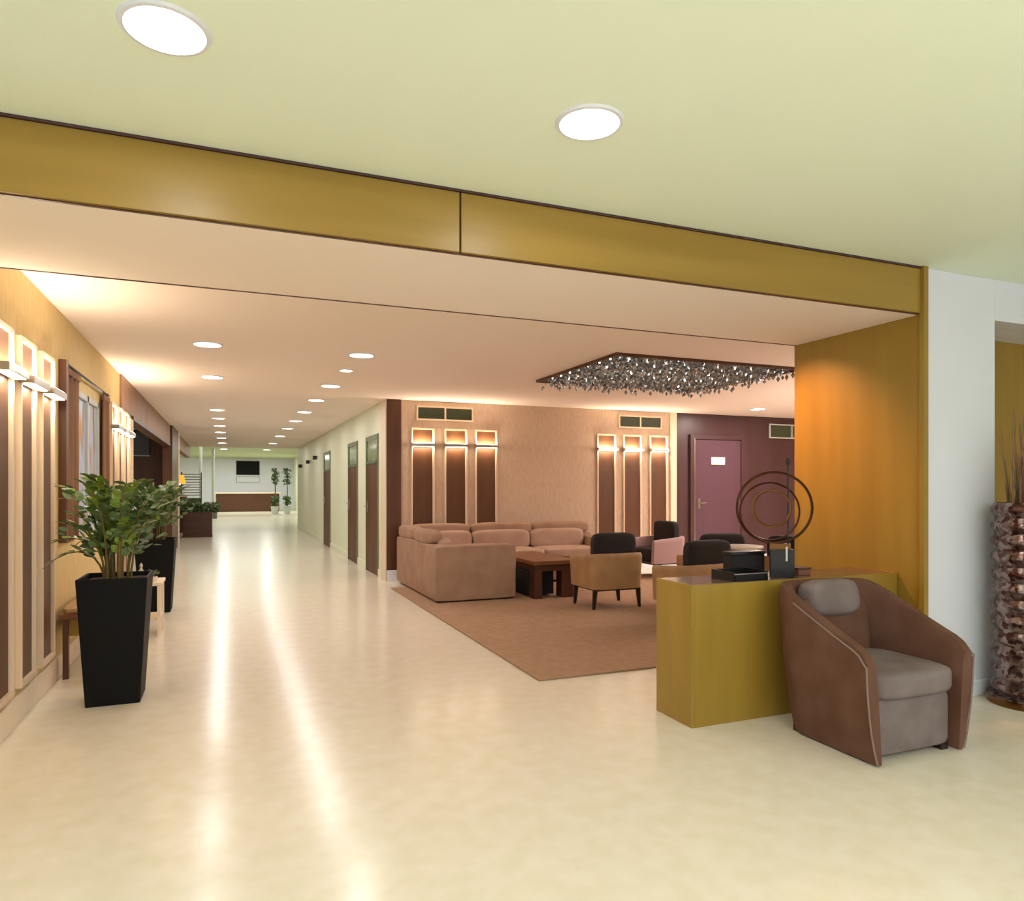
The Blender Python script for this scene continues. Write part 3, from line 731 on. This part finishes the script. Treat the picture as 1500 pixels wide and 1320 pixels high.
def extra_leaves(t, seed, n):
    rnd = random.Random(seed); lb = new()
    for i in range(n):
        a = rnd.uniform(0, 2*PI); r = rnd.uniform(0.02, 0.34)*(0.6+0.4*rnd.random()); z = rnd.uniform(0.92, 1.36)
        if z < 1.02: r *= 0.7
        p = Vector((r*math.cos(a), r*math.sin(a), z))
        d = Vector((math.cos(a)+rnd.uniform(-.8, .8), math.sin(a)+rnd.uniform(-.8, .8), rnd.uniform(-.4, .8))).normalized()
        x = d.orthogonal().normalized(); x.rotate(Matrix.Rotation(rnd.uniform(0, PI), 3, d)); L = rnd.uniform(.055, .08)
        if p.x+t.location.x-L < XL+0.05: continue
        m_ = p+d*L*0.5; w_ = x*L*0.24
        lb.faces.new([lb.verts.new(q) for q in (p, m_+w_-d*L*.12, m_+w_*.7+d*L*.25, p+d*L, m_-w_*.7+d*L*.25, m_-w_-d*L*.12)])
    obj('leaf_cluster', lb, M_leafd, t, kind='stuff')
planter('potted_plant', 'bushy green plant in the nearest tall black planter', (-0.665, 5.09, 0), True, 24, 12, 3)
planter('potted_plant', 'green plant in the farther tall black planter along the left wall', (-0.735, 8.55, 0), False, 20, 16, 9, (0.38, 0.66))

for o_ in [o for o in C.objects if o.name.startswith('potted_plant')]: extra_leaves(o_, len(o_.name), 330)

# ------------------------------------------------------------------ bench, side table by the left wall
bn = thing('wall_bench', 'low gold and brown bench against the left wall behind the near planter', 'bench', (-0.92, 5.72, 0))
obj('seat', B(-0.18, 0.10, 0, 1.15, 0.42, 0.46), M_table, bn, bevel=0.005)
obj('seat_pad', cushion(new(), -0.175, 0.095, 0.01, 1.14, 0.455, 0.50, 8, 6), M_tan, bn, smooth=True)
obj('apron', B(-0.15, 0.08, 0.03, 1.12, 0.30, 0.42), M_veneer, bn)
for x in (-0.16, 0.055):
    for y in (0.01, 1.10): obj('leg', B(x, x+0.035, y, y+0.035, 0, 0.42), M_dark, bn)
cb = thing('cube_table', 'pale low cube table between the two black planters', 'table', (-0.70, 7.25, 0))
obj('table_top', B(-0.16, 0.14, -0.2, 0.2, 0.46, 0.49), M_cream, cb, bevel=0.004)
for x in (-0.14, 0.10):
    for y in (-0.18, 0.15): obj('leg', B(x, x+0.03, y, y+0.03, 0.0, 0.46), M_cream, cb)
obj('shelf', B(-0.13, 0.12, -0.16, 0.16, 0.15, 0.17), M_cream, cb)
fg = thing('figurine', 'small silver figurine on the pale cube table', 'figurine', (-0.74, 7.18, 0.49))
obj('body', lathe(new(), [(0.03, 0), (0.03, 0.01), (0.008, 0.02), (0.018, 0.07), (0.022, 0.10), (0.008, 0.125), (0.016, 0.145), (0.004, 0.17)], 14), M_steel, fg, smooth=True)
obj('dish', lathe(new(), [(0.02, 0.0), (0.06, 0.004), (0.065, 0.014)], 18), M_steel, fg, smooth=True)
lp = thing('small_plant', 'tiny green plant in a cup on the pale cube table', 'potted plant', (-0.63, 7.12, 0.49))
obj('pot', lathe(new(), [(0.02, 0), (0.03, 0.05)], 14), M_cream, lp, smooth=True)
bm = new()
for i in range(26):
    a = random.uniform(0, 2*PI); r = random.uniform(.01, .05); z = random.uniform(.05, .11)
    p = Vector((r*math.cos(a), r*math.sin(a), z)); u = Vector((math.cos(a), math.sin(a), .6))*.02; v_ = Vector((-math.sin(a), math.cos(a), 0))*.01
    bm.faces.new([bm.verts.new(p-u), bm.verts.new(p+v_), bm.verts.new(p+u), bm.verts.new(p-v_)])
obj('leaves', bm, M_leafd, lp)

# ------------------------------------------------------------------ far things on the left
pb = thing('planter_box', 'chestnut planter box with low greenery far down the left side', 'planter', (-0.78, 20.7, 0))
bm = new(); box(bm, -0.36, 0.36, 0, 0.5, 0.0, 0.68); obj('box_body', bm, M_red, pb, bevel=0.01)
obj('base_rail', B(-0.37, 0.37, -0.01, 0.51, 0, 0.05), M_dark, pb)
bm = new()
for i in range(420):
    p = Vector((random.uniform(-.5, .55), random.uniform(0, .5), random.uniform(.68, .92)))
    u = Vector((random.uniform(-1, 1), random.uniform(-1, 1), random.uniform(-.5, 1))).normalized()*0.07; v_ = u.orthogonal().normalized()*0.03
    bm.faces.new([bm.verts.new(p-u), bm.verts.new(p+v_), bm.verts.new(p+u), bm.verts.new(p-v_)])
obj('greenery', bm, M_leafd, pb, kind='stuff')
bc = thing('screen_cabinet', 'grey screen panel high on the brown bar wall through the opening', 'screen', (-2.3, 17.94, 2.08))
obj('housing', B(-0.75, 0.62, -0.07, -0.01, 0, 0.52), M_grey, bc); obj('bezel', B(-0.77, 0.64, -0.075, -0.01, -0.02, 0), M_shelfw, bc)
cn = thing('dark_console', 'dark brown console under the orange lamp', 'console', (-1.42, 23.2, 0))
obj('body', B(-0.3, 0.25, -0.25, 0.25, 0, 1.06), M_dark, cn, bevel=0.01); obj('console_top', B(-0.32, 0.27, -0.27, 0.27, 1.06, 1.1), M_frame, cn)
lmp = thing('table_lamp', 'glowing orange table lamp on the dark console far left', 'lamp', (-1.36, 23.1, 1.1))
obj('lamp_base', lathe(new(), [(0.09, 0), (0.09, 0.015), (0.02, 0.03), (0.045, 0.15), (0.05, 0.22), (0.012, 0.33)], 18), M_bronze, lmp, smooth=True)
obj('lamp_shade', lathe(new(), [(0.17, 0.36), (0.11, 0.62)], 20, cap=False), M_orange, lmp, smooth=True)
obj('bulb', lathe(new(), [(0.01, 0.33), (0.05, 0.38), (0.055, 0.42), (0.02, 0.46)], 14), M_bulb, lmp, smooth=True)
rk = thing('slatted_rack', 'pale rack of thin horizontal shelves at the corridor end', 'rack', (-1.12, 25.2, 0))
for i in range(9): obj('shelf', B(-0.32, 0.30, -0.12, 0.12, 1.08+i*0.085, 1.11+i*0.085), M_shelfw, rk)
for x in (-0.32, 0.27): obj('side_post', B(x, x+0.03, -0.12, 0.12, 0, 1.85), M_dark, rk)
obj('base_cabinet', B(-0.29, 0.27, -0.12, 0.12, 0.02, 1.0), M_leafd, rk)
for i, (x, y, l) in enumerate(((-1.05, 31, 'slim pale column left of the far reception counter'), (-0.62, 33, 'second slim pale column closest to the far reception counter'))):
    c = thing('slim_column', l, 'column', (x, y, 0)); obj('shaft', lathe(new(), [(0.06, 0.4), (0.06, 3.03)], 18), M_shelfw, c, smooth=True); obj('column_base', lathe(new(), [(0.16, 0), (0.16, 0.35), (0.1, 0.42)], 18), M_grey, c, smooth=True)

# reception counter and screen at the far end
rc = thing('reception_counter', 'chestnut reception counter at the far end of the corridor', 'counter', (1.0, 41.5, 0))
obj('body', B(-1.65, 1.65, 0.02, 0.7, 0, 1.0), M_dark, rc)
for i in range(6):
    obj('front_panel', B(-1.64+i*0.55, -1.64+i*0.55+0.535, 0, 0.02, 0.06, 0.99), M_red, rc)
obj('counter_top', B(-1.72, 1.72, -0.06, 0.75, 1.0, 1.06), M_frame, rc, bevel=0.01)
tv = thing('wall_screen', 'black flat screen on the white wall above the far counter', 'television', (1.05, 44, 2.1))
obj('screen', B(-0.62, 0.62, -0.05, 0, 0, 0.78), M_pot, tv); obj('bezel', B(-0.65, 0.65, -0.04, 0, -0.03, 0.81), M_grey, tv)
bd = thing('wall_board', 'pale notice board beneath the far black screen', 'board', (1.05, 44, 1.65))
obj('board', B(-0.62, 0.62, -0.03, 0, 0, 0.3), M_white, bd); obj('board_edge', B(-0.64, 0.64, -0.02, 0, -0.02, 0.32), M_grey, bd)
for i, (x, y, l) in enumerate(((2.15, 37, 'slim potted tree left of the pair by the far right wall'), (2.75, 37.3, 'slim potted tree right of the pair by the far right wall'))):
    t = thing('potted_tree', l, 'tree', (x, y, 0))
    obj('pot', lathe(new(), [(0.14, 0), (0.2, 0.4), (0.17, 0.4), (0.17, 0.36)], 18), M_shelfw, t, smooth=True)
    obj('trunk', tube(new(), [(0, 0, 0.36), (0.02, 0, 1.2), (0, 0, 2.0)], 0.025, 6), M_stem, t)
    bm = new()
    for k in range(260):
        z = random.choice((random.uniform(.45, .9), random.uniform(1.5, 2.3))); a = random.uniform(0, 2*PI); r = random.uniform(0, .2)
        p = Vector((r*math.cos(a), r*math.sin(a), z)); u = Vector((random.uniform(-1, 1), random.uniform(-1, 1), random.uniform(-1, 1))).normalized()*.09; v_ = u.orthogonal().normalized()*.04
        bm.faces.new([bm.verts.new(p-u), bm.verts.new(p+v_), bm.verts.new(p+u), bm.verts.new(p-v_)])
    obj('foliage', bm, M_leafd, t, kind='stuff')
